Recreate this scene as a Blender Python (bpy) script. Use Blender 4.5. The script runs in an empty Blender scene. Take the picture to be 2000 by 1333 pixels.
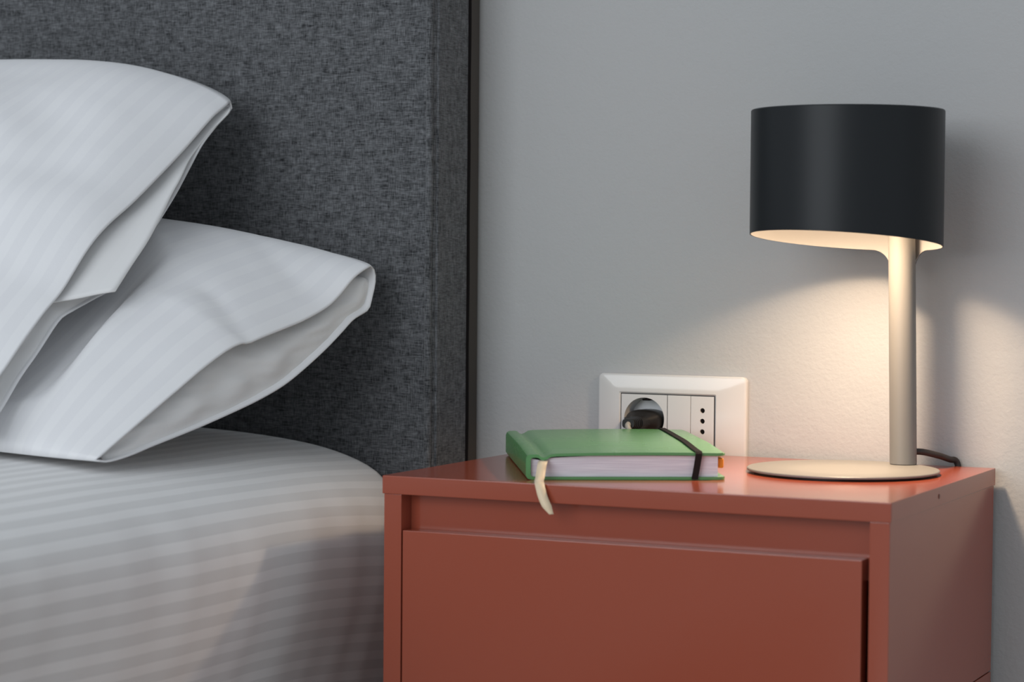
import bpy, bmesh, math, random
import numpy as np
from mathutils import Vector, Matrix, noise

random.seed(7)
Z0 = 0.55                      # height of the nightstand top above the floor
SC = bpy.context.scene
COL = SC.collection

# ------------------------------------------------------------------ camera
def make_camera():
    yaw, pitch, roll = 0.44154, 0.03625, 0.00832
    cy, sy = math.cos(yaw), math.sin(yaw)
    f = Vector((-sy * math.cos(pitch), cy * math.cos(pitch), -math.sin(pitch)))
    r = Vector((cy, sy, 0.0))
    u = r.cross(f)
    c, s = math.cos(roll), math.sin(roll)
    r2, u2 = c * r + s * u, -s * r + c * u
    cam = bpy.data.cameras.new('camera')
    cam.sensor_fit = 'HORIZONTAL'
    cam.sensor_width = 36.0
    cam.lens = 4487.13 / 2000.0 * 36.0
    cam.clip_start = 0.02
    cam.dof.use_dof = True
    cam.dof.focus_distance = 1.98
    cam.dof.aperture_fstop = 7.0
    o = bpy.data.objects.new('camera', cam)
    COL.objects.link(o)
    m = Matrix(((r2.x, u2.x, -f.x, 0.87568), (r2.y, u2.y, -f.y, -1.93796),
                (r2.z, u2.z, -f.z, 0.17471 + Z0), (0, 0, 0, 1)))
    o.matrix_world = m
    SC.camera = o
make_camera()

# ------------------------------------------------------------------ world, daylight, exposure
W = bpy.data.worlds.new('room_daylight')
SC.world = W
W.use_nodes = True
bg = W.node_tree.nodes['Background']
bg.inputs['Color'].default_value = (0.86, 0.93, 1.0, 1)
bg.inputs['Strength'].default_value = 0.52

def area(name, loc, target, sx, sy, power, col):
    d = bpy.data.lights.new(name, 'AREA')
    d.shape = 'RECTANGLE'
    d.size, d.size_y = sx, sy
    d.energy = power
    d.color = col
    o = bpy.data.objects.new(name, d)
    COL.objects.link(o)
    o.location = loc
    o.rotation_euler = (Vector(target) - Vector(loc)).to_track_quat('-Z', 'Y').to_euler()
    return o
# daylight from the window of the room, behind and to the left of the camera
area('window_daylight', (-0.55, -3.9, Z0 + 1.1), (0.0, 0.0, Z0 + 0.1), 2.4, 1.9, 58, (0.90, 0.95, 1.0))

vs = SC.view_settings
vs.view_transform = 'Standard'
vs.look = 'None'
vs.gamma = 1.0
vs.use_curve_mapping = False
vs.exposure = 0.0
SC.display_settings.display_device = 'sRGB'

# ------------------------------------------------------------------ helpers
def tag(o, label=None, cat=None, group=None, kind=None):
    if label: o['label'] = label
    if cat: o['category'] = cat
    if group: o['group'] = group
    if kind: o['kind'] = kind
    return o

def empty(name, loc, label, cat, rz=0.0):
    o = bpy.data.objects.new(name, None)
    COL.objects.link(o)
    o.location = loc
    o.rotation_euler = (0, 0, rz)
    o.empty_display_size = 0.05
    tag(o, label, cat)
    return o

def link(name, me, mat, parent=None, smooth=None, world=True):
    """world=True: coordinates are in the table frame (z=0 at nightstand top)."""
    o = bpy.data.objects.new(name, me)
    COL.objects.link(o)
    if mat: me.materials.append(mat)
    if world:
        off = Vector((0, 0, Z0))
        if parent: off = off - parent_loc(parent)
        me.transform(Matrix.Translation(off))
    if parent: o.parent = parent
    if smooth is not None:
        me.polygons.foreach_set('use_smooth', [True] * len(me.polygons))
        if smooth > 0: 
            me.set_sharp_from_angle(angle=math.radians(smooth))
        if smooth in (25, 30):
            wn = o.modifiers.new('weighted_normal', 'WEIGHTED_NORMAL')
            wn.keep_sharp = True
            wn.weight = 90
    return o

def parent_loc(p):
    v = Vector((0, 0, 0))
    while p is not None:
        v = v + p.location
        p = p.parent
    return v

def mesh(name, verts, faces, uvs=None):
    me = bpy.data.meshes.new(name)
    me.from_pydata([tuple(map(float, v)) for v in verts], [], faces)
    if uvs is not None:
        lay = me.uv_layers.new(name='UVMap')
        for lp in me.loops:
            lay.data[lp.index].uv = uvs[lp.vertex_index]
    me.update()
    return me

def box(x0, x1, y0, y1, z0, z1, bev=0.0, seg=2):
    bm = bmesh.new()
    bmesh.ops.create_cube(bm, size=1.0)
    for v in bm.verts:
        v.co = Vector((x0 + (v.co.x + .5) * (x1 - x0), y0 + (v.co.y + .5) * (y1 - y0), z0 + (v.co.z + .5) * (z1 - z0)))
    if bev > 0:
        bmesh.ops.bevel(bm, geom=bm.edges[:], offset=bev, segments=seg, affect='EDGES', profile=0.6)
    me = bpy.data.meshes.new('box')
    bm.to_mesh(me)
    bm.free()
    return me

def join(*meshes):
    bm = bmesh.new()
    for m in meshes:
        bm.from_mesh(m)
        bpy.data.meshes.remove(m)
    me = bpy.data.meshes.new('joined')
    bm.to_mesh(me)
    bm.free()
    return me

def catmull(pts, n):
    P = [np.array(p, float) for p in pts]
    P = [2 * P[0] - P[1]] + P + [2 * P[-1] - P[-2]]
    out = []
    for i in range(1, len(P) - 2):
        for k in range(n):
            t = k / n
            a, b, c, d = P[i - 1], P[i], P[i + 1], P[i + 2]
            out.append(.5 * ((2 * b) + (-a + c) * t + (2 * a - 5 * b + 4 * c - d) * t * t + (-a + 3 * b - 3 * c + d) * t ** 3))
    out.append(P[-2])
    return np.array(out)

def resample(pts, n):
    pts = np.array(pts, float)
    d = np.concatenate([[0], np.cumsum(np.linalg.norm(np.diff(pts, axis=0), axis=1))])
    s = np.linspace(0, d[-1], n)
    return np.stack([np.interp(s, d, pts[:, k]) for k in range(pts.shape[1])], 1)

def tube(pts, r, seg=12, radii=None):
    pts = [Vector(p) for p in pts]
    V, F = [], []
    up = Vector((0, 0, 1))
    for i, p in enumerate(pts):
        t = (pts[min(i + 1, len(pts) - 1)] - pts[max(i - 1, 0)]).normalized()
        a = t.cross(up)
        if a.length < 1e-3: a = t.cross(Vector((1, 0, 0)))
        a.normalize()
        b = a.cross(t).normalized()
        up = b
        rr = radii[i] if radii else r
        for k in range(seg):
            th = 2 * math.pi * k / seg
            V.append(p + rr * (math.cos(th) * a + math.sin(th) * b))
    for i in range(len(pts) - 1):
        for k in range(seg):
            k2 = (k + 1) % seg
            F.append((i * seg + k, i * seg + k2, (i + 1) * seg + k2, (i + 1) * seg + k))
    F.append(tuple(range(seg))[::-1])
    F.append(tuple((len(pts) - 1) * seg + k for k in range(seg)))
    return mesh('tube', V, F)

def lathe(prof, cx, cy, seg=96, cap=True):
    """prof: list of (r, z), revolved about the vertical through (cx, cy)."""
    V, F = [], []
    for r, z in prof:
        for k in range(seg):
            th = 2 * math.pi * k / seg
            V.append((cx + r * math.cos(th), cy + r * math.sin(th), z))
    n = len(prof)
    for i in range(n - 1):
        for k in range(seg):
            k2 = (k + 1) % seg
            F.append((i * seg + k, i * seg + k2, (i + 1) * seg + k2, (i + 1) * seg + k))
    if cap:
        F.append(tuple(range(seg))[::-1])
        F.append(tuple((n - 1) * seg + k for k in range(seg)))
    return mesh('lathe', V, F)

def smooth(t):
    t = max(0.0, min(1.0, t))
    return t * t * (3 - 2 * t)

# ------------------------------------------------------------------ materials
def mat(name, col, rough=0.5, spec=0.5, metal=0.0, coat=0.0, sheen=0.0):
    m = bpy.data.materials.new(name)
    m.use_nodes = True
    b = m.node_tree.nodes['Principled BSDF']
    b.inputs['Base Color'].default_value = (*col, 1)
    b.inputs['Roughness'].default_value = rough
    b.inputs['Specular IOR Level'].default_value = spec
    b.inputs['Metallic'].default_value = metal
    b.inputs['Coat Weight'].default_value = coat
    b.inputs['Sheen Weight'].default_value = sheen
    return m

class N:
    """tiny node-building helper"""
    def __init__(s, m):
        s.t = m.node_tree
        s.b = s.t.nodes['Principled BSDF']
    def new(s, typ, **kw):
        n = s.t.nodes.new(typ)
        for k, v in kw.items(): setattr(n, k, v)
        return n
    def link(s, a, b): s.t.links.new(a, b)
    def coord(s, which='Object', scale=(1, 1, 1), rot=(0, 0, 0)):
        tc = s.new('ShaderNodeTexCoord')
        mp = s.new('ShaderNodeMapping')
        mp.inputs['Scale'].default_value = scale
        mp.inputs['Rotation'].default_value = rot
        s.link(tc.outputs[which], mp.inputs['Vector'])
        return mp.outputs['Vector']
    def noise(s, vec, scale, detail=2, rough=.5):
        n = s.new('ShaderNodeTexNoise')
        n.inputs['Scale'].default_value = scale
        n.inputs['Detail'].default_value = detail
        n.inputs['Roughness'].default_value = rough
        s.link(vec, n.inputs['Vector'])
        return n.outputs['Fac']
    def math(s, op, a, b=None, c=None, clamp=False):
        n = s.new('ShaderNodeMath', operation=op)
        n.use_clamp = clamp
        for i, v in enumerate((a, b, c)):
            if v is None: continue
            if isinstance(v, (int, float)): n.inputs[i].default_value = v
            else: s.link(v, n.inputs[i])
        return n.outputs[0]
    def ramp(s, fac, stops):
        n = s.new('ShaderNodeValToRGB')
        e = n.color_ramp.elements
        while len(e) < len(stops): e.new(0.5)
        for i, (p, c) in enumerate(stops):
            e[i].position = p
            e[i].color = (*c, 1)
        s.link(fac, n.inputs['Fac'])
        return n.outputs['Color']
    def bump(s, h, strength, dist):
        n = s.new('ShaderNodeBump')
        n.inputs['Strength'].default_value = strength
        n.inputs['Distance'].default_value = dist
        s.link(h, n.inputs['Height'])
        s.link(n.outputs['Normal'], s.b.inputs['Normal'])

def m_wall():
    m = mat('wall_paint', (0.43, 0.43, 0.428), 0.75, 0.3)
    n = N(m)
    v = n.coord('Object')
    f1 = n.noise(v, 260, 4, .6)
    f2 = n.noise(v, 45, 3, .5)
    vo = n.new('ShaderNodeTexVoronoi')
    vo.inputs['Scale'].default_value = 95
    n.link(v, vo.inputs['Vector'])
    pit = n.math('LESS_THAN', vo.outputs['Distance'], 0.11)
    sparse = n.math('GREATER_THAN', n.noise(v, 14, 1), 0.56)
    pits = n.math('MULTIPLY', pit, sparse)
    h = n.math('ADD', n.math('MULTIPLY', f1, 0.55), n.math('MULTIPLY', f2, 0.8))
    h = n.math('ADD', h, n.math('MULTIPLY', pits, 0.35))
    sep = n.new('ShaderNodeSeparateXYZ')
    n.link(v, sep.inputs['Vector'])
    wob = n.math('MULTIPLY', n.math('SUBTRACT', n.noise(v, 160, 2), 0.5), 0.006)
    dx = n.math('ABSOLUTE', n.math('SUBTRACT', n.math('ADD', n.math('ADD', sep.outputs[0], wob), n.math('MULTIPLY', sep.outputs[2], 0.18)), 0.2165 + 0.18 * (Z0 + 0.022)))
    line = n.math('LESS_THAN', dx, 0.00045)
    dz = n.math('LESS_THAN', n.math('ABSOLUTE', n.math('SUBTRACT', sep.outputs[2], Z0 + 0.022)), 0.016)
    h = n.math('SUBTRACT', h, n.math('MULTIPLY', n.math('MULTIPLY', line, dz), 0.7))
    n.bump(h, 0.6, 0.0014)
    return m

def m_cloth(name, stripe_axis, c1, c2, period=0.018):
    """white satin-stripe cotton; stripes follow the UV map (metres)"""
    m = mat(name, c1, 0.62, 0.25, sheen=0.15)
    n = N(m)
    tc = n.new('ShaderNodeTexCoord')
    sep = n.new('ShaderNodeSeparateXYZ')
    n.link(tc.outputs['UV'], sep.inputs['Vector'])
    t = n.math('FRACT', n.math('DIVIDE', sep.outputs[stripe_axis], period))
    # 0..1 soft-edged square wave
    a = n.math('MULTIPLY', n.math('SUBTRACT', t, 0.04), 22, clamp=True)
    b = n.math('MULTIPLY', n.math('SUBTRACT', t, 0.52), 22, clamp=True)
    w = n.math('SUBTRACT', a, b)
    mix = n.new('ShaderNodeMix', data_type='RGBA')
    n.link(w, mix.inputs['Factor'])
    mix.inputs['A'].default_value = (*c2, 1)
    mix.inputs['B'].default_value = (*c1, 1)
    n.link(mix.outputs['Result'], n.b.inputs['Base Color'])
    r = n.math('MULTIPLY_ADD', w, -0.16, 0.72)
    n.link(r, n.b.inputs['Roughness'])
    mp = n.new('ShaderNodeMapping')
    n.link(tc.outputs['UV'], mp.inputs['Vector'])
    f = n.noise(mp.outputs['Vector'], 900, 2)
    f2 = n.noise(mp.outputs['Vector'], 28, 3)
    n.bump(n.math('ADD', n.math('MULTIPLY', f, .12), f2), 0.18, 0.002)
    return m

def m_headboard(name, dark, light, warm=0.0):
    m = mat(name, dark, 0.9, 0.15, sheen=0.25)
    n = N(m)
    v1 = n.coord('Object', (1.0, 1.0, 0.12))
    v2 = n.coord('Object', (0.14, 0.14, 1.0))
    a = n.noise(v1, 1000, 2, .6)
    b = n.noise(v2, 1000, 2, .6)
    c = n.noise(n.coord('Object'), 90, 3, .6)
    s = n.math('ADD', n.math('MULTIPLY', a, .42), n.math('MULTIPLY', b, .42))
    s = n.math('ADD', s, n.math('MULTIPLY', c, .22))
    col = n.ramp(s, [(0.385, dark), (0.53, tuple((d + l) * .45 for d, l in zip(dark, light))), (0.70, light)])
    n.link(col, n.b.inputs['Base Color'])
    n.bump(s, 0.35, 0.0012)
    return m

def m_lacquer(name, col, rough, bumpy=0.08):
    m = mat(name, col, rough, 0.5)
    n = N(m)
    v = n.coord('Object')
    n.bump(n.noise(v, 300, 2), bumpy, 0.0004)
    r = n.math('MULTIPLY_ADD', n.noise(v, 12, 3), 0.08, rough - 0.04)
    n.link(r, n.b.inputs['Roughness'])
    return m

def m_floor():
    m = mat('floor_pale_oak', (0.5, 0.47, 0.43), 0.45)
    n = N(m)
    v = n.coord('Object', (9, 0.8, 1))
    col = n.ramp(n.noise(v, 6, 5), [(0.3, (0.46, 0.43, 0.39)), (0.7, (0.58, 0.55, 0.51))])
    n.link(col, n.b.inputs['Base Color'])
    return m

M_WALL = m_wall()
M_SHEET = m_cloth('striped_sheet_cotton', 0, (0.88, 0.875, 0.87), (0.765, 0.76, 0.755))
M_PILLOW = m_cloth('striped_pillow_cotton', 0, (0.83, 0.83, 0.84), (0.795, 0.795, 0.81))
M_LINING = m_cloth('plain_pillow_lining', 0, (0.80, 0.795, 0.79), (0.79, 0.785, 0.78))
M_HEAD = m_headboard('charcoal_melange_fabric', (0.010, 0.011, 0.0125), (0.185, 0.190, 0.200))
M_FELT = mat('dark_backing_felt', (0.095, 0.086, 0.078), 0.95, 0.1)
M_RED = m_lacquer('terracotta_lacquer', (0.315, 0.070, 0.038), 0.16)
M_REDSIDE = M_RED
M_DARK = mat('dark_gap', (0.01, 0.008, 0.008), 0.8, 0.1)
M_SHADE = m_lacquer('black_shade_paint', (0.010, 0.012, 0.014), 0.40, 0.03)
M_SHADE.node_tree.nodes['Principled BSDF'].inputs['Specular IOR Level'].default_value = 0.28
M_INNER = mat('pale_shade_lining', (0.37, 0.355, 0.335), 0.6, 0.3)
M_GREY = m_lacquer('warm_grey_satin_metal', (0.20, 0.19, 0.175), 0.42, 0.04)
M_GREEN = m_lacquer('green_leatherette', (0.095, 0.275, 0.092), 0.27, 0.07)
M_GREEN.node_tree.nodes['Principled BSDF'].inputs['Specular IOR Level'].default_value = 0.7
M_PLATE = mat('glossy_white_plastic', (0.60, 0.59, 0.58), 0.12, 0.5)
M_MODULE = mat('satin_white_plastic', (0.58, 0.57, 0.56), 0.3, 0.5)
M_CUP = mat('glossy_socket_cup', (0.62, 0.62, 0.62), 0.10, 0.8)
M_BLACK = mat('black_rubber', (0.008, 0.007, 0.0065), 0.42, 0.3)
M_CORD = mat('dark_cord', (0.035, 0.030, 0.028), 0.55, 0.3)
M_TWIN = mat('grey_cord_sheath', (0.30, 0.28, 0.25), 0.4, 0.4)
M_METAL = mat('dull_metal', (0.55, 0.54, 0.52), 0.3, 0.5, metal=1.0)

def m_pages():
    m = mat('page_edges', (0.74, 0.70, 0.74), 0.8, 0.2)
    n = N(m)
    v = n.coord('Object', (0.02, 0.02, 1.0))
    f = n.noise(v, 1400, 2)
    col = n.ramp(f, [(0.3, (0.60, 0.56, 0.62)), (0.7, (0.78, 0.75, 0.79))])
    n.link(col, n.b.inputs['Base Color'])
    n.bump(f, 0.2, 0.0004)
    return m
M_PAGES = m_pages()

def m_elastic():
    m = mat('black_elastic', (0.013, 0.009, 0.008), 0.7, 0.2)
    n = N(m)
    tc = n.new('ShaderNodeTexCoord')
    sep = n.new('ShaderNodeSeparateXYZ')
    n.link(tc.outputs['Object'], sep.inputs['Vector'])
    w = n.math('SINE', n.math('MULTIPLY', sep.outputs[0], 5200))
    n.bump(w, 0.5, 0.0004)
    return m
M_ELASTIC = m_elastic()
M_RIBBON = mat('cream_satin_ribbon', (0.78, 0.62, 0.42), 0.45, 0.4, sheen=0.3)
M_ORANGE = mat('orange_tab', (0.92, 0.34, 0.03), 0.5)

# ------------------------------------------------------------------ setting
def build_wall():
    # back wall, with the recess for the socket box cut out
    xs = [-2.6, 0.071, 0.166, 2.4]
    zs = [-Z0, 0.006, 0.053, 1.95]
    V, F = [], []
    for z in zs:
        for x in xs: V.append((x, 0.0, z))
    for j in range(3):
        for i in range(3):
            if i == 1 and j == 1: continue
            a = j * 4 + i
            F.append((a, a + 1, a + 5, a + 4))
    me = mesh('wall', V, F)
    bm = bmesh.new(); bm.from_mesh(me)
    r = bmesh.ops.extrude_face_region(bm, geom=bm.faces[:])
    for v in r['geom']:
        if isinstance(v, bmesh.types.BMVert): v.co.y += 0.12
    bmesh.ops.recalc_face_normals(bm, faces=bm.faces[:])
    bm.to_mesh(me); bm.free()
    o = link('wall_back', me, M_WALL)
    tag(o, kind='structure')
    o = link('floor', box(-2.6, 2.4, -4.6, 0.12, -Z0 - 0.05, -Z0), m_floor())
    tag(o, kind='structure')
build_wall()

# ------------------------------------------------------------------ bed: headboard + base
HX, HY = -0.076, -0.090          # right face and front face of the headboard
BX0 = -1.76
def build_bed():
    bed = empty('bed', (-0.92, -1.0, 0), 'bed with a charcoal melange fabric headboard against the white wall', 'bed')
    # upholstered slab: front face gently padded
    nx, nz = 60, 40
    z0, z1 = -0.50, 0.62
    slab = box(BX0, HX - 0.001, HY + 0.0, -0.024, z0, z1, 0.006, 3)
    hb = link('headboard', slab, M_HEAD, bed, 30)
    # side border, sewn on as a separate strip, slightly proud
    link('side_border', box(HX - 0.004, HX + 0.0015, HY + 0.004, -0.026, z0, z1, 0.002, 2), M_HEAD, hb, 30)
    # welt seam running down the front edge
    pts = [(HX - 0.0055 + 0.0003 * math.sin(z * 31), HY - 0.0008, z) for z in np.linspace(z0 + .01, z1 - .005, 90)]
    link('welt', tube(pts, 0.0034, 10), M_HEAD, hb, 0)
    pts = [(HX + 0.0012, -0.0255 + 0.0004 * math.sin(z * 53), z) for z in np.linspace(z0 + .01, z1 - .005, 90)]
    link('seam_shadow_piping', tube(pts, 0.0022, 8), M_DARK, hb, 0).name = 'rear_seam_shadow'  # added dark tube: the shade of the recessed rear seam put in as colour
    link('back_frame', box(BX0 + 0.01, HX + 0.0005, -0.0225, -0.001, z0, z1 - 0.01, 0.002, 2), M_FELT, hb, 30)
    link('bed_base', box(BX0 + 0.03, -0.125, -2.12, HY - 0.004, -Z0 + 0.06, -0.33, 0.008, 3), M_HEAD, bed, 30)
    for x in (BX0 + 0.12, -0.22):
        for y in (-2.0, -0.25):
            link('leg', box(x - .025, x + .025, y - .025, y + .025, -Z0, -Z0 + 0.06, 0.004), M_DARK, bed, 30)
build_bed()

def build_sheet():
    # profile of the covered mattress (distance from right limit, height); bulges at the top, tucked in below
    prof = [(-0.90, 0.016), (-0.70, 0.016), (-0.50, 0.016), (-0.36, 0.0145), (-0.27, 0.0115), (-0.21, 0.0075), (-0.165, 0.0018), (-0.130, -0.0072),
            (-0.106, -0.0185), (-0.089, -0.035), (-0.0805, -0.055), (-0.0793, -0.076), (-0.0825, -0.100), (-0.090, -0.130), (-0.103, -0.165),
            (-0.115, -0.205), (-0.124, -0.26), (-0.135, -0.32)]
    pr = resample(catmull(prof, 12), 96)
    mid = -0.90
    left = [(2 * mid - x, z) for x, z in pr[1:]][::-1]
    full = np.vstack([left, pr])                       # from the left hem over the top to the right hem
    d = np.concatenate([[0], np.cumsum(np.linalg.norm(np.diff(full, axis=0), axis=1))])
    c = d[len(left)]
    ys = np.concatenate([np.linspace(-2.1, -0.8, 40)[:-1], np.linspace(-0.8, -0.10, 150)])
    V, UV = [], []
    for y in ys:
        t = max(0.0, (y + 0.36) / 0.26)
        inset = 0.024 * t ** 2.0
        tf = max(0.0, (-1.75 - y) / 0.35)
        inset_f = 0.08 * tf ** 2.3
        for i, (x, z) in enumerate(full):
            side = max(0.0, min(1.0, -(z - 0.0) / 0.06))
            edge = max(0.0, 1.0 - abs(abs(x - mid) - 0.82) / 0.30)
            low = 1.0 - 0.9 * smooth((-z - 0.05) / 0.14)      # the corner is rounded at the top, straighter below
            xx = mid + (x - mid) * (1 - (inset * low + inset_f) / 0.82)
            zz = z - 0.10 * (inset + inset_f) * edge
            # slack ripples on the hanging side, soft dents on the top
            w = noise.noise(Vector((y * 9.0, z * 2.5, 0.3)))
            w2 = noise.noise(Vector((y * 26.0, z * 5.0, 4.3)))
            out = side * (0.0055 * w + 0.0022 * w2)
            # wide fold where the sheet is slack towards the foot
            out -= side * 0.012 * math.exp(-((y + 0.66) / 0.10) ** 2) * min(1, max(0, (-z - .03) / .08))
            sgn = 1 if x > mid else -1
            xx += sgn * out
            zz += (1 - side) * 0.0022 * noise.noise(Vector((x * 7, y * 7, 1.7)))
            V.append((xx, y, zz)); UV.append((d[i] - c - (0.019 * t ** 1.7 if x > mid else -0.019 * t ** 1.7), y))
    n = len(full)
    F = []
    for j in range(len(ys) - 1):
        for i in range(n - 1):
            a = j * n + i
            F.append((a, a + 1, a + n + 1, a + n))
    # head and foot ends: pull the last row in and close
    for row, y in ((len(ys) - 1, -0.0965), (0, -2.105)):
        base = len(V)
        for i in range(n):
            x, yy, z = V[row * n + i]
            V.append((mid + (x - mid) * 0.992, y, (z + 0.15) * 0.985 - 0.15)); UV.append(UV[row * n + i])
        ce = len(V)
        V.append((mid, y, -0.2)); UV.append((0, 0))
        for i in range(n - 1):
            a, b = row * n + i, row * n + i + 1
            if row: F.append((a, b, base + i + 1, base + i)); F.append((base + i, base + i + 1, ce))
            else: F.append((b, a, base + i, base + i + 1)); F.append((base + i + 1, base + i, ce))
    o = link('fitted_sheet', mesh('sheet', V, F, UV), M_SHEET, None, 0)
    tag(o, 'white satin-striped sheet pulled over the mattress beside the terracotta nightstand', 'bed sheet')
build_sheet()

# ------------------------------------------------------------------ pillows

def build_pillow(label, Fp, Kp, L, n, Hf, Hb, blend, creases, seed, floor_fn=None, lift=0.03, cap_fn=None):
    NV, NU = 70, 84
    Fc = resample(catmull(Fp, 8), NV)
    Kc = resample(catmull(Kp, 8), NV)
    A, B = Fc[0], Fc[-1]
    l = np.array([-1.0, 0, 0])
    n = np.array(n, float); n /= np.linalg.norm(n)
    slen = float(np.linalg.norm(B - A))
    us = (np.linspace(0, 1, NU) ** 1.35)
    root = empty('pillow', (float(A[0]) - L * .5, float((A + B)[1]) / 2, Z0 + float(A[2])), label, 'pillow')
    V, UV = [], []
    def pt(u, j, side):
        v = j / (NV - 1)
        q_ = min(1.0, u * L / blend)
        r = 1 - (1 - q_) ** 2.1
        base = A + v * (B - A)
        e = 1.0
        if u > .62: e = math.sqrt(max(0.0, 1 - ((u - .62) / .38) ** 2))
        prof = (max(0.0, math.sin(math.pi * v))) ** 0.62
        m = base.copy()
        # seam edges draw in between the corners
        pin = 0.018 * math.sin(math.pi * u) 
        m = m + (B - A) / slen * (pin * (1 - v) - pin * v)
        # the corners droop: the upper seam rises towards the middle of the pillow
        up = np.array([0, 0.1, 1.0]) * lift * max(0.0, math.sin(math.pi * min(1.0, max(0.0, u * 1.1)) ** 0.75)) * v ** 1.5
        H = Hf if side > 0 else -Hb
        E = Fc[j] if side > 0 else Kc[j]
        tgt = m + n * H * prof * e
        p = E * (1 - r) + tgt * r + l * L * u + up
        k = prof * (0.25 + 0.75 * r) * e
        ul = u * L
        if side > 0:
            q = Vector((ul * 7, v * slen * 7, seed))
            w = 0.010 * noise.noise(q) + 0.0042 * noise.noise(q * 2.6)
            for (u0, v0, u1, v1, wd, dp) in creases:
                ax, ay = u0, v0 * slen
                bx, by = u1, v1 * slen
                dx, dy = bx - ax, by - ay
                L2 = dx * dx + dy * dy
                tt = max(0, min(1, ((ul - ax) * dx + (v * slen - ay) * dy) / L2))
                ds = math.hypot(ul - ax - tt * dx, v * slen - ay - tt * dy)
                w += dp * math.exp(-(ds / wd) ** 2)
            p = p + n * w * k
            if cap_fn: p = cap_fn(p)
        if floor_fn: p = floor_fn(p)
        return p
    for side in (1, -1):
        for u in us:
            for j in range(NV):
                V.append(pt(u, j, side)); UV.append((u * L, j / (NV - 1) * slen))
    F = []
    S = NU * NV
    for i in range(NU - 1):
        for j in range(NV - 1):
            a = i * NV + j
            F.append((a, a + 1, a + NV + 1, a + NV))
            F.append((S + a + NV, S + a + NV + 1, S + a + 1, S + a))
    me = mesh('pillowcase', V, F, UV)
    bm = bmesh.new(); bm.from_mesh(me)
    bmesh.ops.remove_doubles(bm, verts=bm.verts[:], dist=0.0004)
    bm.to_mesh(me); bm.free()
    o = link('pillowcase', me, M_PILLOW, root, 0)
    s = o.modifiers.new('hem', 'SOLIDIFY'); s.thickness = 0.0014; s.offset = -1
    # hem: sewn double edge around the mouth of the case
    return root, Fc, Kc, l, n, slen

def lining(root, Fc, Kc, l, n, depth_f, depth_k, bulge, seed, name='inner_flap', j0=3, j1=None, mat_=None):
    """the turned-in flap that closes the mouth of the pillowcase"""
    NV = len(Fc)
    j1 = j1 or NV - 3
    NW = 26
    V, UV, F = [], [], []
    js = list(range(j0, j1))
    for a, j in enumerate(js):
        v = j / (NV - 1)
        gap = np.linalg.norm(Fc[j] - Kc[j])
        for k in range(NW):
            t = k / (NW - 1)
            p = Kc[j] * (1 - t) + Fc[j] * t
            dep = depth_k * (1 - t) + depth_f * t
            b = math.sin(math.pi * t) * bulge * min(1, gap / 0.03)
            w = 0.0045 * noise.noise(Vector((v * 11, t * 2.2, seed))) + 0.0022 * noise.noise(Vector((v * 27 + t * 5, t * 3, seed + 5)))
            p = p + l * (dep - b + w * math.sin(math.pi * t)) 
            # keep clear of the outer panels
            p = p + (Kc[j] - Fc[j]) * 0.02 * (t - 0.5) * 2
            V.append(p); UV.append((t * gap, v * 0.4))
    for a in range(len(js) - 1):
        for k in range(NW - 1):
            q = a * NW + k
            F.append((q, q + 1, q + NW + 1, q + NW))
    o = link(name, mesh(name, V, F, UV), mat_ or M_LINING, root, 0)
    s = o.modifiers.new('cloth', 'SOLIDIFY'); s.thickness = 0.001; s.offset = 0
    return o

LF = [[-0.1734, -0.4716, 0.0155], [-0.1685, -0.4419, 0.0324], [-0.1629, -0.4078, 0.0508], [-0.1581, -0.3787, 0.0667], [-0.1531, -0.3488, 0.0822], [-0.149, -0.3242, 0.0936], [-0.1453, -0.3017, 0.1015], [-0.1442, -0.2954, 0.1017], [-0.1406, -0.2735, 0.1063], [-0.1363, -0.2473, 0.1132], [-0.1319, -0.2205, 0.121], [-0.1273, -0.1932, 0.1313], [-0.1248, -0.1779, 0.1401], [-0.1215, -0.1582, 0.1549], [-0.1194, -0.1453, 0.1617], [-0.1174, -0.133, 0.1667]]
LK = [[-0.1734, -0.4716, 0.0155], [-0.1714, -0.4596, 0.0126], [-0.1676, -0.4362, 0.0155], [-0.1629, -0.4077, 0.0221], [-0.1546, -0.3576, 0.0332], [-0.1459, -0.3052, 0.0464], [-0.1406, -0.2732, 0.0557], [-0.1362, -0.247, 0.0654], [-0.1318, -0.2202, 0.0789], [-0.1273, -0.1929, 0.0946], [-0.1238, -0.172, 0.1084], [-0.1215, -0.1578, 0.1181], [-0.1189, -0.1421, 0.1242], [-0.1177, -0.1348, 0.1282], [-0.117, -0.1306, 0.1387], [-0.1163, -0.1263, 0.1516], [-0.1164, -0.1271, 0.1617], [-0.1174, -0.133, 0.1667]]
UF = [[-0.2604, -0.5239, 0.042], [-0.2604, -0.5023, 0.0574], [-0.2604, -0.477, 0.0778], [-0.2604, -0.4608, 0.0909], [-0.2604, -0.4217, 0.1276], [-0.2604, -0.3958, 0.1464], [-0.2604, -0.3577, 0.1802], [-0.2604, -0.3302, 0.1994], [-0.2604, -0.2928, 0.2206], [-0.2604, -0.2414, 0.2529], [-0.2604, -0.2067, 0.2752], [-0.2604, -0.1709, 0.2996], [-0.2604, -0.1538, 0.3089], [-0.2604, -0.1409, 0.3158]]
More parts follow.
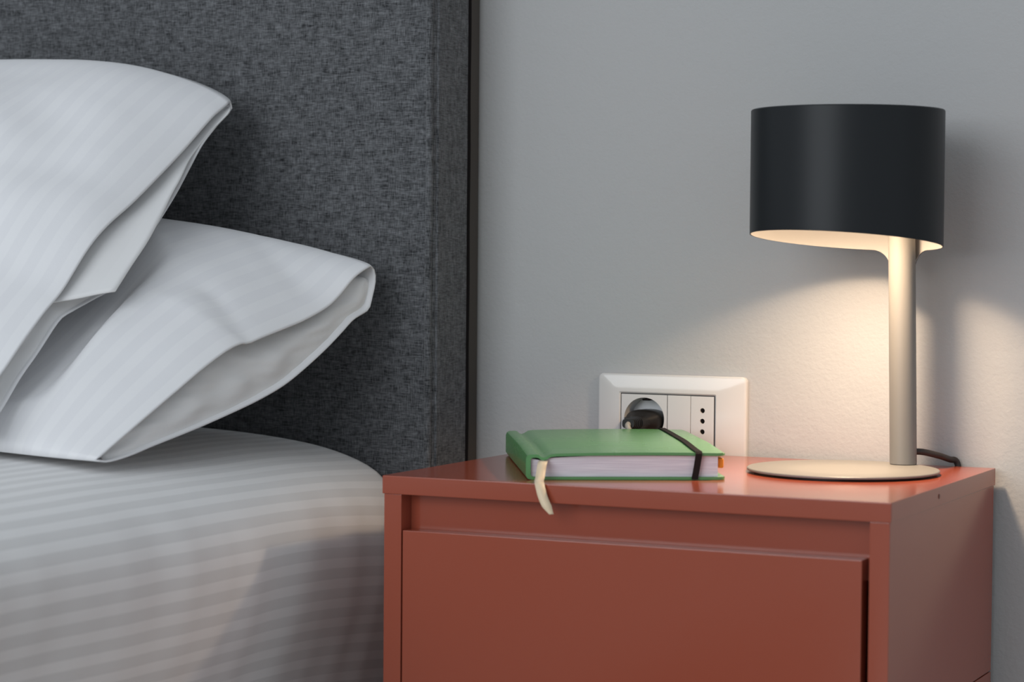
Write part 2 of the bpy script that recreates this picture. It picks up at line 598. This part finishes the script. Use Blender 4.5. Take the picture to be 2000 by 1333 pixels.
UK = [[-0.2604, -0.5239, 0.042], [-0.2604, -0.5023, 0.031], [-0.2604, -0.477, 0.0491], [-0.2604, -0.451, 0.0751], [-0.2604, -0.4278, 0.0947], [-0.2604, -0.3999, 0.1197], [-0.2604, -0.3832, 0.1269], [-0.2604, -0.3511, 0.1371], [-0.2604, -0.3241, 0.1467], [-0.2604, -0.2941, 0.1728], [-0.2604, -0.2648, 0.196], [-0.2604, -0.2492, 0.2097], [-0.2604, -0.2284, 0.2295], [-0.2604, -0.2074, 0.2524], [-0.2604, -0.1876, 0.2734], [-0.2604, -0.1632, 0.2922], [-0.2604, -0.1417, 0.306], [-0.2604, -0.1382, 0.3118], [-0.2604, -0.1409, 0.3158]]

def on_bed(p):
    q = p.copy()
    lim = float(np.interp(-q[0], [0.15, 0.21, 0.27, 0.36, 0.5, 0.9], [0.0, 0.0068, 0.0118, 0.0148, 0.0163, 0.0163])) + 0.0045
    q[2] = max(q[2], lim)
    if q[1] > -0.096: q[1] = -0.096
    return q
def on_head(p):
    q = p.copy()
    if q[1] > -0.096: q[1] = -0.096
    return q

def under_upper(p):
    """the lower pillow is dented where the upper one lies on it"""
    q = p.copy()
    if q[0] > -0.235: return q
    y = q[1]
    if -0.53 < y < -0.09:
        v = (y + 0.5239) / 0.383
        zl = 0.042 + v * 0.274 - 0.040 * max(0.0, math.sin(math.pi * min(1, max(0, v)))) ** 0.62 / 0.82 - 0.006
        k = smooth((-0.235 - q[0]) / 0.02)
        if q[2] > zl: q[2] = q[2] * (1 - k) + max(zl, 0.03) * k
    return q
pl = build_pillow('white pillow lying lowest on the bed, its open hem above the sheet', LF, LK, 0.70,
                  (0.0, -0.39, 0.92), 0.082, 0.020, 0.24,
                  [(0.0, 0.53, 0.05, 0.60, 0.009, -0.0035), (0.0, 0.47, 0.05, 0.53, 0.016, 0.003),
                   (0.02, 0.80, 0.09, 0.90, 0.014, -0.005)], 2.3, on_bed, 0.030, under_upper)
lining(*pl[:5], 0.024, 0.006, 0.009, 3.1)
pu = build_pillow('white striped pillow propped on top of the other against the headboard', UF, UK, 0.66,
                  (0.0, -0.57, 0.82), 0.070, 0.036, 0.22,
                  [(0.08, 0.62, 0.20, 0.95, 0.045, -0.012), (0.03, 0.35, 0.22, 0.55, 0.05, -0.010), (0.0, 0.16, 0.2, 0.20, 0.04, 0.008)], 8.8, on_head, 0.050)
lining(*pu[:5], 0.030, 0.004, 0.003, 9.4)
UO = [[-0.2285, -0.3695, 0.1475], [-0.2323, -0.34, 0.1686], [-0.2352, -0.3133, 0.1876], [-0.2402, -0.2885, 0.2054], [-0.2485, -0.2559, 0.2287], [-0.253, -0.2349, 0.2436], [-0.259, -0.2128, 0.2595], [-0.2607, -0.1938, 0.2731], [-0.2603, -0.1744, 0.2869], [-0.2584, -0.1605, 0.2969], [-0.2573, -0.1484, 0.3055], [-0.2601, -0.1420, 0.3105]]
def tucked_flap(root, Fc):
    """the flap of the upper case that has slipped out from under its hem, ending in a loose corner"""
    nn = np.array([0, -0.5816, 0.8135])
    n_, w_ = 48, 14
    O = resample(catmull(UO, 8), n_)
    I = resample(np.array([Fc[int(t)] for t in np.linspace(21, len(Fc) - 1.01, 40)]), n_)
    V, UV, F = [], [], []
    for i in range(n_):
        for k in range(w_):
            t = k / (w_ - 1)
            a = I[i] - nn * 0.0045 + np.array([-0.02, 0, 0])
            p = a * (1 - t) + O[i] * t
            p = p + nn * (0.0022 * math.sin(t * 3.1) * noise.noise(Vector((i * .13, t * 2, 3.3))) - 0.004 * (1 - i / n_) * t * t)
            V.append(p); UV.append((t * .05, i * .008))
    for i in range(n_ - 1):
        for k in range(w_ - 1):
            q = i * w_ + k
            F.append((q, q + 1, q + w_ + 1, q + w_))
    o = link('loose_flap', mesh('flap', V, F, UV), M_LINING, root, 0)
    s_ = o.modifiers.new('cloth', 'SOLIDIFY'); s_.thickness = 0.0012; s_.offset = 0
tucked_flap(pu[0], pu[1])

# ------------------------------------------------------------------ nightstand
NW_, ND, NT, NG = 0.4177, 0.3174, 0.0147, 0.0085
def build_nightstand():
    yb, yf = -NG, -NG - ND
    t = empty('nightstand', (NW_ / 2, (yb + yf) / 2, 0), 'terracotta red lacquered nightstand with a handleless drawer', 'nightstand')
    link('top', box(0, NW_, yf, yb, -NT, 0, 0.0009, 2), M_RED, t, 30)
    o = 0.0012                                           # the top overhangs by about a millimetre
    zb = -0.46
    x0, x1 = o, NW_ - o
    y0, y1 = yf + o, yb - 0.0008
    zs = -0.1722                                         # seam between upper and lower carcass
    link('side_panel', box(x0, 0.0168, y0, y1, zs, -NT, 0.0007, 2), M_RED, t, 30)
    link('side_panel', box(0.4014, x1, y0, y1, zs, -NT, 0.0007, 2), M_RED, t, 30)
    link('side_panel', box(x0, 0.0168, y0, y1, zb, zs - 0.0009, 0.0007, 2), M_RED, t, 30)
    link('side_panel', box(0.4014, x1, y0, y1, zb, zs - 0.0009, 0.0007, 2), M_RED, t, 30)
    link('back_panel', box(0.0168, 0.4014, y1 - 0.008, y1, zb, -NT), M_RED, t)
    link('rail', box(0.0170, 0.4012, y0 + 0.0165, y0 + 0.030, -0.060, -NT - 0.0002), M_RED, t, 30)
    link('bottom_panel', box(0.0170, 0.4012, y0 + 0.004, y1 - 0.008, zb, zb + 0.016), M_RED, t, 30)
    link('drawer_front', box(0.0180, 0.3960, y0, y0 + 0.0155, -0.238, -0.0432, 0.0009, 2), M_RED, t, 30)
    link('drawer_front', box(0.0180, 0.3960, y0, y0 + 0.0155, zb + 0.018, -0.266, 0.0009, 2), M_RED, t, 30)
    link('divider', box(0.0170, 0.4012, y0 + 0.018, y0 + 0.1, -0.262, -0.242), M_RED, t, 30)
    link('drawer_box', box(0.030, 0.385, y0 + 0.032, y1 - 0.02, -0.23, -0.075), M_DARK, t)
    # screw cover on the right edge of the top
    me = lathe([(0.0019, 0), (0.0019, 0.0004), (0.0012, 0.0006)], 0, 0, 20)
    me.transform(Matrix.Translation((NW_ - 0.0001, -0.193, -0.0074)) @ Matrix.Rotation(math.pi / 2, 4, 'Y'))
    link('screw_cover', me, mat('dark_terracotta_plug', (0.16, 0.045, 0.03), 0.5), t, 30)
    for x in (0.03, NW_ - 0.03):
        for y in (y0 + 0.03, y1 - 0.03):
            me = lathe([(0.011, -Z0), (0.016, zb)], x, y, 24)
            link('leg', me, M_RED, t, 30)
build_nightstand()

# ------------------------------------------------------------------ table lamp
LX, LY, LR, LH = 0.31726, -0.11776, 0.07865, 0.29755
PA = math.radians(69)                    # direction of the post, seen from the shade's axis
RP = 0.0113
def build_lamp():
    t = empty('table_lamp', (LX, LY, Z0), 'small lit table lamp with a black drum shade on a grey disc base', 'lamp')
    link('foot_pad', lathe([(LR - 0.006, 0.0002), (LR - 0.006, 0.0016)], LX, LY), M_BLACK, t, 30)
    link('base', lathe([(LR - 0.0012, 0.0016), (LR, 0.0022), (LR, 0.0034), (LR - 0.0007, 0.0040)], LX, LY, 128), M_GREY, t, 30)
    PP = math.radians(62.5)
    px, py = LX + (LR - RP - 0.0016) * math.cos(PP), LY + (LR - RP - 0.0016) * math.sin(PP)
    me = lathe([(RP - 0.0006, 0.0041), (RP, 0.0048), (RP, 0.2), (RP, LH - 0.006)], px, py, 48)
    for v in me.vertices:                               # the post leans very slightly
        k = max(0.0, (0.2 - v.co.z) / 0.2)
        v.co.x += 0.0037 * k
        v.co.y += 0.0016 * k
    link('post', me, M_GREY, t, 30)
    px, py = px + 0.0037, py + 0.0016
    # drum: cut obliquely underneath, a narrow tail blending onto the post behind
    tilt, zc = 0.097, 0.191
    w0, rho = 0.0125, 0.0165
    def zrim(phi): return zc - tilt * LR * math.cos(phi)
    def bottom(phi):
        s = LR * abs(math.atan2(math.sin(phi), math.cos(phi)))
        z = zrim(phi)
        if s < w0: return z - rho - 0.002 * (1 - s / w0) ** .5
        if s < w0 + rho: 
            q = rho - (s - w0)
            return z - (rho - math.sqrt(max(0, rho * rho - q * q)))
        return z
    phis = sorted(set([i * 2 * math.pi / 160 - math.pi for i in range(160)] + [k * 0.00045 / LR * 2 for k in range(-36, 37)]))
    nphi, nz = len(phis), 10
    th = 0.0011
    def shell(r, top, flip):
        V, F = [], []
        for i, ph in enumerate(phis):
            b = bottom(ph)
            for k in range(nz + 1):
                z = b + (top - b) * k / nz
                V.append((LX + r * math.cos(PA + ph), LY + r * math.sin(PA + ph), z))
        m = nz + 1
        for i in range(nphi):
            j = (i + 1) % nphi
            for k in range(nz):
                f = (i * m + k, j * m + k, j * m + k + 1, i * m + k + 1)
                F.append(f[::-1] if flip else f)
        return V, F, m
    # outer skin with a rolled top edge
    V, F, m = shell(LR, LH - 0.0008, False)
    n0 = len(V)
    for i, ph in enumerate(phis): V.append((LX + (LR - 0.0008) * math.cos(PA + ph), LY + (LR - 0.0008) * math.sin(PA + ph), LH))
    for i in range(nphi):
        j = (i + 1) % nphi
        F.append((i * m + nz, j * m + nz, n0 + j, n0 + i))
    F.append(tuple(n0 + i for i in range(nphi)))
    # lower lip of the outer skin
    n1 = len(V)
    for i, ph in enumerate(phis): V.append((LX + (LR - th * .5) * math.cos(PA + ph), LY + (LR - th * .5) * math.sin(PA + ph), bottom(ph)))
    for i in range(nphi):
        j = (i + 1) % nphi
        F.append((i * m, n1 + i, n1 + j, j * m))
    sh = link('shade', mesh('shade', V, F), M_SHADE, t, 35)
    V, F, m = shell(LR - th, LH - 0.003, True)
    n0 = len(V)
    V.append((LX, LY, LH - 0.003))
    for i in range(nphi):
        j = (i + 1) % nphi
        F.append((j * m + nz, i * m + nz, n0))
    n1 = len(V)
    for i, ph in enumerate(phis): V.append((LX + (LR - th * .5) * math.cos(PA + ph), LY + (LR - th * .5) * math.sin(PA + ph), bottom(ph)))
    for i in range(nphi):
        j = (i + 1) % nphi
        F.append((i * m, j * m, n1 + j, n1 + i))
    li = link('shade_lining', mesh('lining', V, F), M_INNER, sh, 35)
    li['label'] = 'white inside of the black shade'
    # bulb in its holder, hung from the top of the shade
    bx, by, bz = LX + 0.006, LY - 0.009, 0.243
    link('bulb_holder', lathe([(0.014, bz + 0.022), (0.014, LH - 0.004)], bx, by, 32), M_INNER, t, 30)
    mb = mat('warm_bulb_glass', (1, 0.9, 0.75), 0.4)
    b = mb.node_tree.nodes['Principled BSDF']
    b.inputs['Emission Color'].default_value = (1.0, 0.74, 0.50, 1)
    b.inputs['Emission Strength'].default_value = 85.0
    body = [(0.0206, bz + 0.0006), (0.0206, bz + 0.006), (0.013, bz + 0.018), (0.012, bz + 0.024)]
    # the beam of the reflector bulb
    ld = bpy.data.lights.new('bulb_beam', 'SPOT')
    ld.energy = 7.9
    ld.color = (1.0, 0.74, 0.50)
    ld.spot_size = math.radians(140)
    ld.spot_blend = 1.0
    ld.shadow_soft_size = 0.018
    lo = bpy.data.objects.new('bulb_beam', ld)
    COL.objects.link(lo)
    lo.parent = t
    lo.location = Vector((bx, by, bz - 0.003 + Z0)) - t.location
    bl = link('bulb', lathe(body, bx, by, 40), M_INNER, t, 40)
    bl['label'] = 'reflector bulb under the top of the shade'
    face = [(0.0005, bz - 0.0012), (0.010, bz - 0.0009), (0.017, bz - 0.0002), (0.0200, bz + 0.0004)]
    bf = link('bulb_face', lathe(face, bx, by, 40), mb, bl, 40)
    bf['label'] = 'glowing warm face of the bulb'
    # cord leaving the back of the post and dropping behind the nightstand
    ex, ey = px + RP * 0.86, py + RP * 0.35
    pts = catmull([(ex - 0.004, ey - 0.001, 0.0148), (ex + 0.004, ey + 0.007, 0.0142), (ex + 0.0145, ey + 0.020, 0.0105), (0.3790, -0.0125, 0.0060),
                   (0.3828, -0.0056, 0.0042), (0.3848, -0.0042, -0.005), (0.385, -0.0040, -0.03), (0.383, -0.0040, -0.20)], 10)
    link('power_cord', tube(pts, 0.0027, 12), M_CORD, t, 0)
build_lamp()

# ------------------------------------------------------------------ notebook
def build_notebook():
    ang = math.radians(29.5)
    w, h = 0.159, 0.226
    t = empty('notebook', (0.1162, -0.3036, Z0 + 0.0002), 'green hardcover notebook with a black elastic band, lying on the nightstand', 'notebook', ang)
    T = 0.0022
    # outline of the cover in section: lower board, spine, hinge groove, upper board
    low = [(w, 0.0), (w * .7, 0.0), (w * .4, 0.0), (0.02, 0.0), (0.0045, 0.0), (0.0015, 0.0008), (0.0, 0.0030)]
    spn = [(0.0, 0.0100), (0.0, 0.0165), (0.0010, 0.0188), (0.0032, 0.0198)]
    top = [(0.0080, 0.0200), (0.0100, 0.0196), (0.0118, 0.0180), (0.0140, 0.0174), (0.0165, 0.0182), (0.0195, 0.0200), (0.024, 0.0206),
           (0.05, 0.0212), (0.09, 0.0216), (0.125, 0.0216), (w - 0.002, 0.0212), (w, 0.0206)]
    inn_low = [(w, T), (w * .7, T), (w * .4, T), (0.02, T), (0.0062, T), (0.0044, 0.0030), (0.0038, 0.0042)]
    inn_spn = [(0.0038, 0.0100), (0.0038, 0.0150), (0.0042, 0.0165), (0.0050, 0.0172)]
    inn_top = [(0.0080, 0.0174), (0.0100, 0.0170), (0.0118, 0.0157), (0.0140, 0.0152), (0.0165, 0.0159), (0.0195, 0.0178), (0.024, 0.0184),
               (0.05, 0.0190), (0.09, 0.0194), (0.125, 0.0194), (w - 0.002, 0.0190), (w, 0.0192)]
    outer = low + spn + top
    inner = inn_low + inn_spn + inn_top
    ring = outer + inner[::-1]
    n = len(ring)
    ysteps = [0, 0.0006, 0.002, 0.006, 0.014] + list(np.linspace(0.03, h - 0.03, 14)) + [h - 0.014, h - 0.006, h - 0.002, h - 0.0006, h]
    def bulge(y): return 1.0 + 0.13 * smooth(y / 0.10) * (1 - 0.15 * smooth((y - .17) / .07))
    V, F = [], []
    R = 0.007
    for y in ysteps:
        # rounded free corners of the boards
        e = min(y, h - y)
        cut = R - math.sqrt(max(0, R * R - (R - e) ** 2)) if e < R else 0.0
        for (x, z) in ring:
            xx = min(x, w - cut) if x > w - R - 0.001 else x
            zz = z if z < 0.006 else 0.006 + (z - 0.006) * bulge(y)
            V.append((xx, y, zz))
    for j in range(len(ysteps) - 1):
        for i in range(n):
            i2 = (i + 1) % n
            a, b = j * n + i, j * n + i2
            F.append((a, a + n, b + n, b))
    m = len(outer)
    for j, flip in ((0, False), (len(ysteps) - 1, True)):
        for i in range(m - 1):
            f = (j * n + i, j * n + i + 1, j * n + n - 2 - i, j * n + n - 1 - i)
            F.append(f[::-1] if flip else f)
    link('cover', mesh('cover', V, F), M_GREEN, t, 40, world=False)
    # page block, gently following the upper board
    V, F = [], []
    ins = 0.0028
    zt = lambda x, y: 0.006 + (float(np.interp(x, [0.004, 0.0118, 0.014, 0.0195, 0.05, 0.09, 0.14, 0.16], [.0165, .0150, .0146, .0170, .0186, .0190, .0188, .0186])) - 0.006) * bulge(y)
    xs = [0.0042, 0.010, 0.0118, 0.014, 0.0165, 0.0195, 0.024, 0.05, 0.08, 0.11, 0.14, w - 0.008, w - 0.005, w - 0.0042]
    ys = list(np.linspace(ins, h - ins, 18))
    for k in (0, 1):
        for y in ys:
            e = min(y - ins, h - ins - y)
            for x in xs:
                xx = x
                if e < 0.004 and x > w - 0.0055: xx = x - 0.002
                V.append((xx, y, zt(x, y) if k else T + 0.0001))
    nx = len(xs); S = nx * len(ys)
    for j in range(len(ys) - 1):
        for i in range(nx - 1):
            a = j * nx + i
            F.append((a + nx, a + nx + 1, a + 1, a))
            F.append((S + a, S + a + 1, S + a + nx + 1, S + a + nx))
    for i in range(nx - 1):
        F.append((i, i + 1, S + i + 1, S + i))
        a = (len(ys) - 1) * nx + i
        F.append((a + 1, a, S + a, S + a + 1))
    for j in range(len(ys) - 1):
        a = j * nx
        F.append((a + nx, a, S + a, S + a + nx))
        a = j * nx + nx - 1
        F.append((a, a + nx, S + a + nx, S + a))
    link('pages', mesh('pages', V, F), M_PAGES, t, 30, world=False)
    # elastic band: across the top board, down over the page edge
    path = []
    xb = 0.1370
    for y in np.linspace(h + 0.0004, -0.0006, 26):
        z = 0.006 + (np.interp(xb, [.125, .157], [.0216, .0212]) - .006) * bulge(y) + 0.0005
        path.append((xb + 0.0022 * (y / h) , y, z))
    zt0 = path[-1][2]
    path += [(xb - 0.0001, -0.0014, zt0 - 0.0012), (xb - 0.0004, -0.0012, zt0 - 0.004), (xb - 0.0012, -0.0006, 0.012), (xb - 0.0022, -0.0006, 0.006), (xb - 0.0030, -0.0012, 0.0022), (xb - 0.0031, -0.0010, 0.0006)]
    path = [(xb + 0.0022, h + 0.0012, 0.0006), (xb + 0.0022, h + 0.0012, 0.012), (xb + 0.0022, h + 0.0012, path[0][2] - 0.001)] + path
    V, F = [], []
    hw, tk = 0.0026, 0.0007
    P = [Vector(p) for p in path]
    for i, p in enumerate(P):
        tg = (P[min(i + 1, len(P) - 1)] - P[max(0, i - 1)]).normalized()
        sx = Vector((1, 0, 0))
        nn = tg.cross(sx).normalized()
        if nn.z < 0 and abs(nn.z) > .5: nn = -nn
        if i > 4 and nn.y > 0.5: nn = -nn
        if i < 3 and nn.y < -0.5: nn = -nn
        for a, b in ((-hw, -tk * .3), (hw, -tk * .3), (hw, tk), (-hw, tk)): V.append(p + sx * a + nn * b)
    for i in range(len(P) - 1):
        for k in range(4):
            k2 = (k + 1) % 4
            F.append((i * 4 + k, i * 4 + k2, i * 4 + 4 + k2, i * 4 + 4 + k))
    F += [(0, 1, 2, 3), tuple(4 * (len(P) - 1) + k for k in (3, 2, 1, 0))]
    bm_me = mesh('band', V, F)
    bm = bmesh.new(); bm.from_mesh(bm_me); bmesh.ops.recalc_face_normals(bm, faces=bm.faces[:]); bm.to_mesh(bm_me); bm.free()
    link('elastic_band', bm_me, M_ELASTIC, t, 40, world=False)
    # ribbon bookmark: out of the pages, over the edge of the nightstand (world path turned into local)
    inv = Matrix.Rotation(-ang, 4, 'Z') @ Matrix.Translation(-Vector((0.1162, -0.3036, 0)))
    rp = [(0.1275, -0.2930, 0.0150), (0.1283, -0.2975, 0.0145), (0.1292, -0.3015, 0.0122), (0.1300, -0.3050, 0.0075), (0.1316, -0.3105, 0.0030), (0.1345, -0.3185, 0.0012), (0.1383, -0.3265, 0.0012),
          (0.1412, -0.3305, -0.0030), (0.1440, -0.3322, -0.0095), (0.1478, -0.3330, -0.0165), (0.1520, -0.3333, -0.0225)]
    rp = catmull(rp, 6)
    V, F = [], []
    for i, p in enumerate(rp):
        hwid = 0.0037 if i < len(rp) - 6 else 0.0037 * (1 - 0.55 * (i - (len(rp) - 7)) / 6)
        wx = Vector((math.cos(math.radians(25)), math.sin(math.radians(25)), 0.10 * i / len(rp)))
        for a in (-1, 1):
            V.append(inv @ (Vector(p) + wx * hwid * a))
    for i in range(len(rp) - 1): F.append((2 * i, 2 * i + 1, 2 * i + 3, 2 * i + 2))
    rb = link('ribbon_bookmark', mesh('ribbon', V, F), M_RIBBON, t, 0, world=False)
    s = rb.modifiers.new('t', 'SOLIDIFY'); s.thickness = 0.0004; s.offset = 0
    rb['label'] = 'cream ribbon bookmark hanging over the nightstand edge'
    # orange tab on the fore edge
    tb = link('page_tab', box(w - 0.0052, w - 0.0003, 0.009, 0.022, 0.0085, 0.0165, 0.0018, 4), M_ORANGE, t, 30, world=False)
    tb['label'] = 'orange tab on the fore edge of the pages'
build_notebook()

# ------------------------------------------------------------------ wall socket
def build_socket():
    PX, PZ = 0.07348, 0.05202
    t = empty('wall_socket', (0.1217, 0, Z0 + 0.0295), 'white plastic wall socket plate above the nightstand, behind the notebook', 'socket')
    x0, x1, z1 = 0.0502, 0.1932, 0.0702
    z0 = 0.059 - z1
    yf = -0.0078
    # frame: outer edge bevelled, sloping down to the inner opening
    def rect(x0, x1, z0, z1, r, y, seg=5):
        out = []
        for cx, cz, a0 in ((x1 - r, z1 - r, 0), (x0 + r, z1 - r, 90), (x0 + r, z0 + r, 180), (x1 - r, z0 + r, 270)):
            for k in range(seg + 1):
                a = math.radians(a0 + 90 * k / seg)
                out.append((cx + r * math.cos(a), y, cz + r * math.sin(a)))
        return out
    ix0, ix1, iz0, iz1 = PX - 0.0007, PX + 0.0907, PZ - 0.0457, PZ + 0.0007
    rings = [rect(x0, x1, z0, z1, 0.005, -0.0002), rect(x0, x1, z0, z1, 0.005, -0.0046), rect(x0 + .0006, x1 - .0006, z0 + .0006, z1 - .0006, 0.0046, -0.0058),
             rect(x0 + .0022, x1 - .0022, z0 + .0022, z1 - .0022, 0.004, -0.0066),
             rect(ix0 - .010, ix1 + .010, iz0 - .007, iz1 + .007, 0.004, yf), rect(ix0 - .0012, ix1 + .0012, iz0 - .0012, iz1 + .0012, 0.0012, yf + .0001),
             rect(ix0, ix1, iz0, iz1, 0.0008, yf + .0011), rect(ix0, ix1, iz0, iz1, 0.0008, -0.0002)]
    V = [v for r in rings for v in r]
    n = len(rings[0])
    F = []
    for j in range(len(rings) - 1):
        for i in range(n):
            i2 = (i + 1) % n
            F.append((j * n + i, j * n + n + i, j * n + n + i2, j * n + i2))
    F = [f[::-1] for f in F]
    link('plate', mesh('plate', V, F), M_PLATE, t, 25)
    fr = [box(ix0 + .0001, ix0 + .002, -.0045, -.003, iz0 + .0001, iz1 - .0001), box(ix1 - .002, ix1 - .0001, -.0045, -.003, iz0 + .0001, iz1 - .0001),
          box(ix0 + .002, ix1 - .002, -.0045, -.003, iz0 + .0001, iz0 + .002), box(ix0 + .002, ix1 - .002, -.0045, -.003, iz1 - .002, iz1 - .0001),
          box(PX + .0442, PX + .0458, -.0045, -.003, iz0 + .002, iz1 - .002), box(PX + .067, PX + .068, -.0045, -.003, iz0 + .002, iz1 - .002)]
    link('mounting_frame', join(*fr), mat('grey_socket_frame', (0.10, 0.10, 0.10), 0.6), t)
    # modules sit inside the frame with hairline joints
    ym = yf + 0.0009
    def module(xa, xb, holes, name):
        """front face with round openings: a grid fan around each hole"""
        za, zb = PZ - 0.045 + 0.0002, PZ - 0.0002
        xa += 0.00022; xb -= 0.00022
        bm = bmesh.new()
        def face_with_hole(xa, xb, za, zb, c, r, depth, seg=40):
            # square ring to circle
            cx, cz = c
            rim, sq = [], []
            for k in range(seg):
                a = 2 * math.pi * k / seg
                dx, dz = math.cos(a), math.sin(a)
                s = 1e9
                if abs(dx) > 1e-9: s = min(s, ((xb if dx > 0 else xa) - cx) / dx)
                if abs(dz) > 1e-9: s = min(s, ((zb if dz > 0 else za) - cz) / dz)
                sq.append(bm.verts.new((cx + s * dx, ym, cz + s * dz)))
                rim.append(bm.verts.new((cx + r * dx, ym, cz + r * dz)))
            for k in range(seg):
                k2 = (k + 1) % seg
                bm.faces.new((sq[k], rim[k], rim[k2], sq[k2]))
            # corners of the square
            for qx, qz in ((xa, za), (xa, zb), (xb, za), (xb, zb)):
                near = sorted(range(seg), key=lambda k: (sq[k].co.x - qx) ** 2 + (sq[k].co.z - qz) ** 2)[:2]
                a, b = near
                if (sq[a].co - Vector((qx, ym, qz))).length > 1e-5 and (sq[b].co - Vector((qx, ym, qz))).length > 1e-5:
                    v = bm.verts.new((qx, ym, qz))
                    bm.faces.new((sq[a], sq[b], v))
            back = [bm.verts.new((v.co.x, ym + depth, v.co.z)) for v in rim]
            for k in range(seg):
                k2 = (k + 1) % seg
                bm.faces.new((rim[k], back[k], back[k2], rim[k2]))
            return back
        if not holes:
            bm.free()
            return box(xa, xb, ym, -0.0032, za, zb, 0.0003, 2)
        zc = sorted(holes, key=lambda q: q[1])
        cuts = [za] + [(zc[i][1] + zc[i + 1][1]) / 2 for i in range(len(zc) - 1)] + [zb]
        for i, (cx, cz, r, dep) in enumerate(zc):
            face_with_hole(xa, xb, cuts[i], cuts[i + 1], (cx, cz), r, dep, 48 if r > .01 else 24)
        # outer rim of the module
        me_side = box(xa, xb, ym + 0.0002, -0.0032, za, zb)
        bmesh.ops.recalc_face_normals(bm, faces=bm.faces[:])
        me = bpy.data.meshes.new(name)
        bm.to_mesh(me); bm.free()
        bpy.data.meshes.remove(me_side)
        return me
    zc = PZ - 0.0225
    cx = PX + 0.0225
    s1 = link('socket_module', module(PX, PX + 0.045, [(cx, zc, 0.0195, 0.0022)], 'm1'), M_MODULE, t, 25)
    # cup of the round socket: open cylinder with a floor
    seg = 48
    V, F = [], []
    cup = [(0.0193, ym + .0006), (0.0190, ym + .0024), (0.0184, ym + 0.0165)]
    for r, y in cup:
        for k in range(seg):
            a = 2 * math.pi * k / seg
            V.append((cx + r * math.cos(a), y, zc + r * math.sin(a)))
    for j in range(2):
        for k in range(seg):
            k2 = (k + 1) % seg
            F.append((j * seg + k, j * seg + k2, j * seg + seg + k2, j * seg + seg + k))
    F.append(tuple(2 * seg + k for k in range(seg)))
    cu = link('socket_cup', mesh('cup', V, F), M_CUP, s1, 30)
    link('earth_clip', box(cx - 0.0024, cx + 0.0042, ym + 0.001, ym + 0.012, zc + 0.0166, zc + 0.0186, 0.0006, 2), M_DARK, s1, 30)
    link('blank_module', module(PX + 0.045, PX + 0.0675, [], 'm2'), M_MODULE, t, 25)
    s3 = link('three_pin_module', module(PX + 0.0675, PX + 0.09, [(PX + 0.07875, zc + 0.0095 * k, 0.0023, 0.006) for k in (-1, 0, 1)], 'm3'), M_MODULE, t, 25)
    for k in (-1, 0, 1):
        me = lathe([(0.00228, 0), (0.00228, 0.0008)], 0, 0, 24)
        me.transform(Matrix.Translation((PX + 0.07875, ym + 0.0028, zc + 0.0095 * k)) @ Matrix.Rotation(math.pi / 2, 4, 'X'))
        link('pin_hole', me, M_DARK, s3, 30)
    # back box closing the recess in the wall
    link('back_box', join(box(0.0715, 0.1655, 0.020, 0.022, 0.0065, 0.0525)), M_DARK, t)

    # plug pushed into the round socket
    p = empty('power_plug', (cx, -0.03, Z0 + zc), 'black power plug with ribbed collar pushed into the round socket', 'plug')
    def along_y(prof, sx=1.0, sz=1.0, seg=32, sq=2.0, drop=0.0):
        """superelliptic sections (r, y) along -y"""
        V, F = [], []
        y0 = prof[0][1]
        for r, y in prof:
            for k in range(seg):
                a = 2 * math.pi * k / seg
                c, s = math.cos(a), math.sin(a)
                V.append((cx + sx * r * math.copysign(abs(c) ** (2 / sq), c), y, zc - 0.002 + drop * (y - y0) + sz * r * math.copysign(abs(s) ** (2 / sq), s)))
        n = len(prof)
        for j in range(n - 1):
            for k in range(seg):
                k2 = (k + 1) % seg
                F.append((j * seg + k, j * seg + k2, j * seg + seg + k2, j * seg + seg + k))
        F.append(tuple(range(seg))[::-1]); F.append(tuple((n - 1) * seg + k for k in range(seg)))
        return mesh('ay', V, F)
    pb = link('plug_body', along_y([(0.0166, ym + 0.0155), (0.0170, ym + 0.003), (0.0168, -0.010), (0.0150, -0.0145), (0.0108, -0.0185), (0.0092, -0.024), (0.0084, -0.030)], 1.0, 0.62, 40, 2.6), M_BLACK, p, 30)
    prof = []
    for k in range(5):
        y = -0.0275 - 0.0032 * k
        r = 0.0078 - 0.0004 * k
        prof += [(r, y), (r, y - 0.0018), (r - 0.0012, y - 0.0019), (r - 0.0012, y - 0.0031)]
    prof += [(0.0062, -0.0436), (0.0058, -0.0446)]
    link('strain_relief', along_y(prof, 1.0, 0.72, 24, 3.0), M_BLACK, pb, 30)
    pts = catmull([(cx, -0.0430, zc - 0.002), (cx + 0.0003, -0.0462, zc - 0.0045), (cx + 0.004, -0.0452, zc - 0.012), (cx + 0.011, -0.0385, zc - 0.0225), (cx + 0.022, -0.028, zc - 0.0265), (cx + 0.045, -0.018, zc - 0.0265), (cx + 0.066, -0.010, zc - 0.0262), (cx + 0.0745, -0.0048, zc - 0.031), (cx + 0.077, -0.0042, zc - 0.06), (cx + 0.077, -0.0042, zc - 0.2)], 8)
    link('cord', tube(pts, 0.0026, 12), M_TWIN, p, 0)
build_socket()
